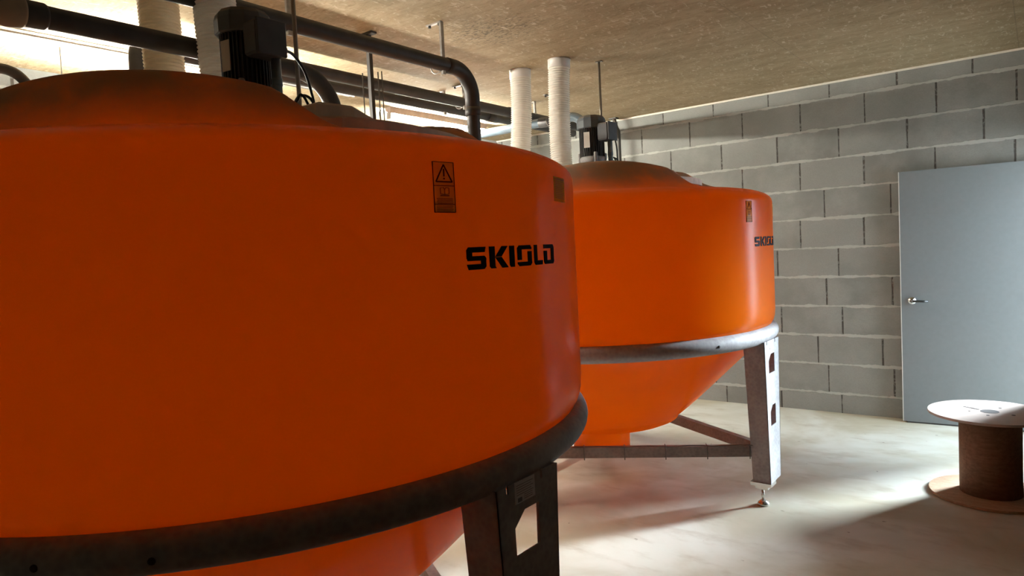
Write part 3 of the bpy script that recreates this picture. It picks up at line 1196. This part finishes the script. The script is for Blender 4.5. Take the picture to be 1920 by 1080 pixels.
def strut(x, y, z0, lab, mesh=True):
    root = empty('vertical_cable_tray', (x, y, z0), lab, 'cable tray')
    H = ZC - z0
    MB().box(-.012, .012, -.012, .012, 0, H - .002).build('upright_channel', 'dark_steel', root)
    pb = MB()
    pb.box(-.05, .05, -.02, .02, H - .012, H)
    pb.build('ceiling_plate', 'dark_steel', root)
    if mesh:
        w = MB()
        offs = ((-.045, -.02), (.03, .03), (.055, .035), (-.03, .045))
        for a, b in offs[:3]:
            w.tube([(a, b, 0), (a, b, H - .22)], .0032, 6)
        for k in range(int((H - .3) / .16)):
            z = .05 + k * .16
            w.tube([(-.045, -.02, z), (-.035, -.028, z), (.02, -.02, z), (.055, .035, z), (.03, .03, z)], .0026, 6)
        w.build('wire_mesh', 'wire', root)
    return root


strut(-3.024, 2.687, 0.0, 'dark upright channel with thin wire mesh between the two tanks')
root = empty('corner_pole', (-3.33, 6.16, 0), 'brown upright pole before the block wall, right of the far motor', 'pole')
MB().tube([(0, 0, 0), (0, 0, 2.66), (-.02, 0, 2.70), (-.05, 0, ZC - .004)], .018, 12).build('pole_shaft', 'dark_steel', root)
MB().box(-.09, -.01, -.03, .03, ZC - .012, ZC).build('ceiling_plate', 'dark_steel', root)


# ------------------------------------------------------------------ motor cables
def smooth_path(ctrl, n=8):
    P = [Vector(p) for p in ctrl]
    out = []
    for i in range(len(P) - 1):
        p0, p1, p2, p3 = P[max(0, i - 1)], P[i], P[i + 1], P[min(len(P) - 1, i + 2)]
        for k in range(n):
            t = k / n
            out.append(.5 * ((2 * p1) + (-p0 + p2) * t + (2 * p0 - 5 * p1 + 4 * p2 - p3) * t * t + (-p0 + 3 * p1 - 3 * p2 + p3) * t ** 3))
    out.append(P[-1])
    return out


def motor_cable(T, lab):
    x, y = T
    ctrl = [(x + .131, y + .094, 2.236), (x + .118, y + .135, 2.232), (x + .10, y + .19, 2.19), (x + .085, y + .225, 2.12), (x + .082, y + .235, 2.075)]
    for i in range(1, 15):      # loose coil before it runs down over the tank
        a = -2 * pi * i / 8
        ctrl.append((x + .065 + .017 * cos(a) + .0012 * i, y + .205 + .028 * cos(a) - .0008 * i, 2.078 + .040 * sin(a) - .001 * i))
    ctrl += [(x + .10, y + .27, top_z(.10, .27) + .006), (x + .14, y + .45, top_z(.14, .45) + .004)]
    o_ = MB().tube(smooth_path(ctrl), .0052, 8).build('motor_cable', 'cable')
    tag(o_, lab, 'cable', 'black motor cables')
    return o_


motor_cable(T1, 'black cable looping down from the near motor')
motor_cable(T2, 'black cable hanging from the far motor')


# ------------------------------------------------------------------ fluorescent lamps
def lamp(x, z, y0, y1, lab, hung=False):
    root = empty('fluorescent_lamp', (x, (y0 + y1) / 2, z), lab, 'lamp', 'fluorescent strip lamps below the ceiling')
    L = (y1 - y0) / 2
    hb = MB()
    hb.prism([(-.035, 0), (.035, 0), (.024, -.05), (-.024, -.05)], -L, L, lambda a, b, c: (a, c, b))
    hs = hb.build('housing', 'housing', root)
    fix_normals(hs)
    tx, tz = (.055, -.02) if hung else (0, -.082)
    for s_ in (-1, 1):
        ec = MB()
        y_ = s_ * L - (.02 if s_ > 0 else 0)
        if hung:
            ec.box(.03, .073, y_, y_ + .02, -.038, -.002)
            MB().tube([(0, s_ * (L - .15), 0), (0, s_ * (L - .15), ZC - z - .001)], .003, 6).build('hanging_chain', 'steel', root)
        else:
            ec.box(-.016, .016, y_, y_ + .02, -.098, -.05)
        ec.build('end_cap', 'endcap', root)
    MB().tube([(tx, -L + .02, tz), (tx, L - .02, tz)], .013, 16).build('tube', 'tube', root)
    return root


lamp(-4.40, ZC, 4.08, 5.36, 'lit strip lamp fixed to the ceiling, partly hidden by the pipe bend')
lamp(-4.38, 2.40, 1.45, 2.75, 'lit strip lamp hung behind the near tank, seen only by its glare', True)
o_ = MB().tube(smooth_path([(-3.06, 2.76, 2.28), (-3.3, 3.0, 2.30), (-3.7, 3.35, 2.28), (-4.05, 3.7, 2.44), (-4.25, 3.85, 2.70), (-4.37, 4.04, 2.745)]), .005, 8).build('lamp_cable', 'cable')
tag(o_, 'thin grey cable drooping to the end of the strip lamp', 'cable')

# ------------------------------------------------------------------ cable reel
RX, RY = -.241, 4.664
root = empty('cable_reel', (RX, RY, 0), 'empty wooden cable reel standing on the floor before the door', 'reel')
FR, DRR, RH, FT = .302, .150, .478, .014


def flange(z0, z1, name, parent, mat):
    seg = 64
    mb = MB()
    n = seg
    vs = []
    for rr, z in ((FR, z0), (FR, z1), (.03, z1), (.03, z0)):
        for i in range(n):
            a = 2 * pi * i / n
            vs.append((rr * cos(a), rr * sin(a), z))
    fs = []
    for k in range(4):
        for i in range(n):
            j = (i + 1) % n
            fs.append((k * n + i, k * n + j, ((k + 1) % 4) * n + j, ((k + 1) % 4) * n + i))
    mb.add(vs, fs)
    return mb.build(name, mat, parent)


flange(.002, .002 + FT, 'bottom_flange', root, 'reel')
tf = flange(RH - FT, RH, 'top_flange', root, 'reel_lit_top')
MB().lathe([(DRR, .002 + FT), (DRR, RH - FT)], (0, 0, 0), 48).build('drum', 'reel_drum', root)
hm = MB()
hm.lathe([(.045, RH - .004), (.045, RH + .0012)], (0, 0, 0), 24)
for a, rr, w in ((2.6, .10, .008), (3.5, .10, .006), (1.2, .12, .008), (-.4, .12, .010), (-1.6, .10, .008)):
    MB().lathe([(w, RH - .004), (w, RH + .0012)], (rr * cos(a), rr * sin(a), 0), 12).build('bolt_hole', 'hole', tf)
mt = Matrix.Rotation(radians(150), 4, 'Z')
MB().box(.06, .15, -.006, .006, RH - .004, RH + .0012, mt).build('flange_slot', 'hole', tf)
hm.build('centre_hole', 'hole', tf)
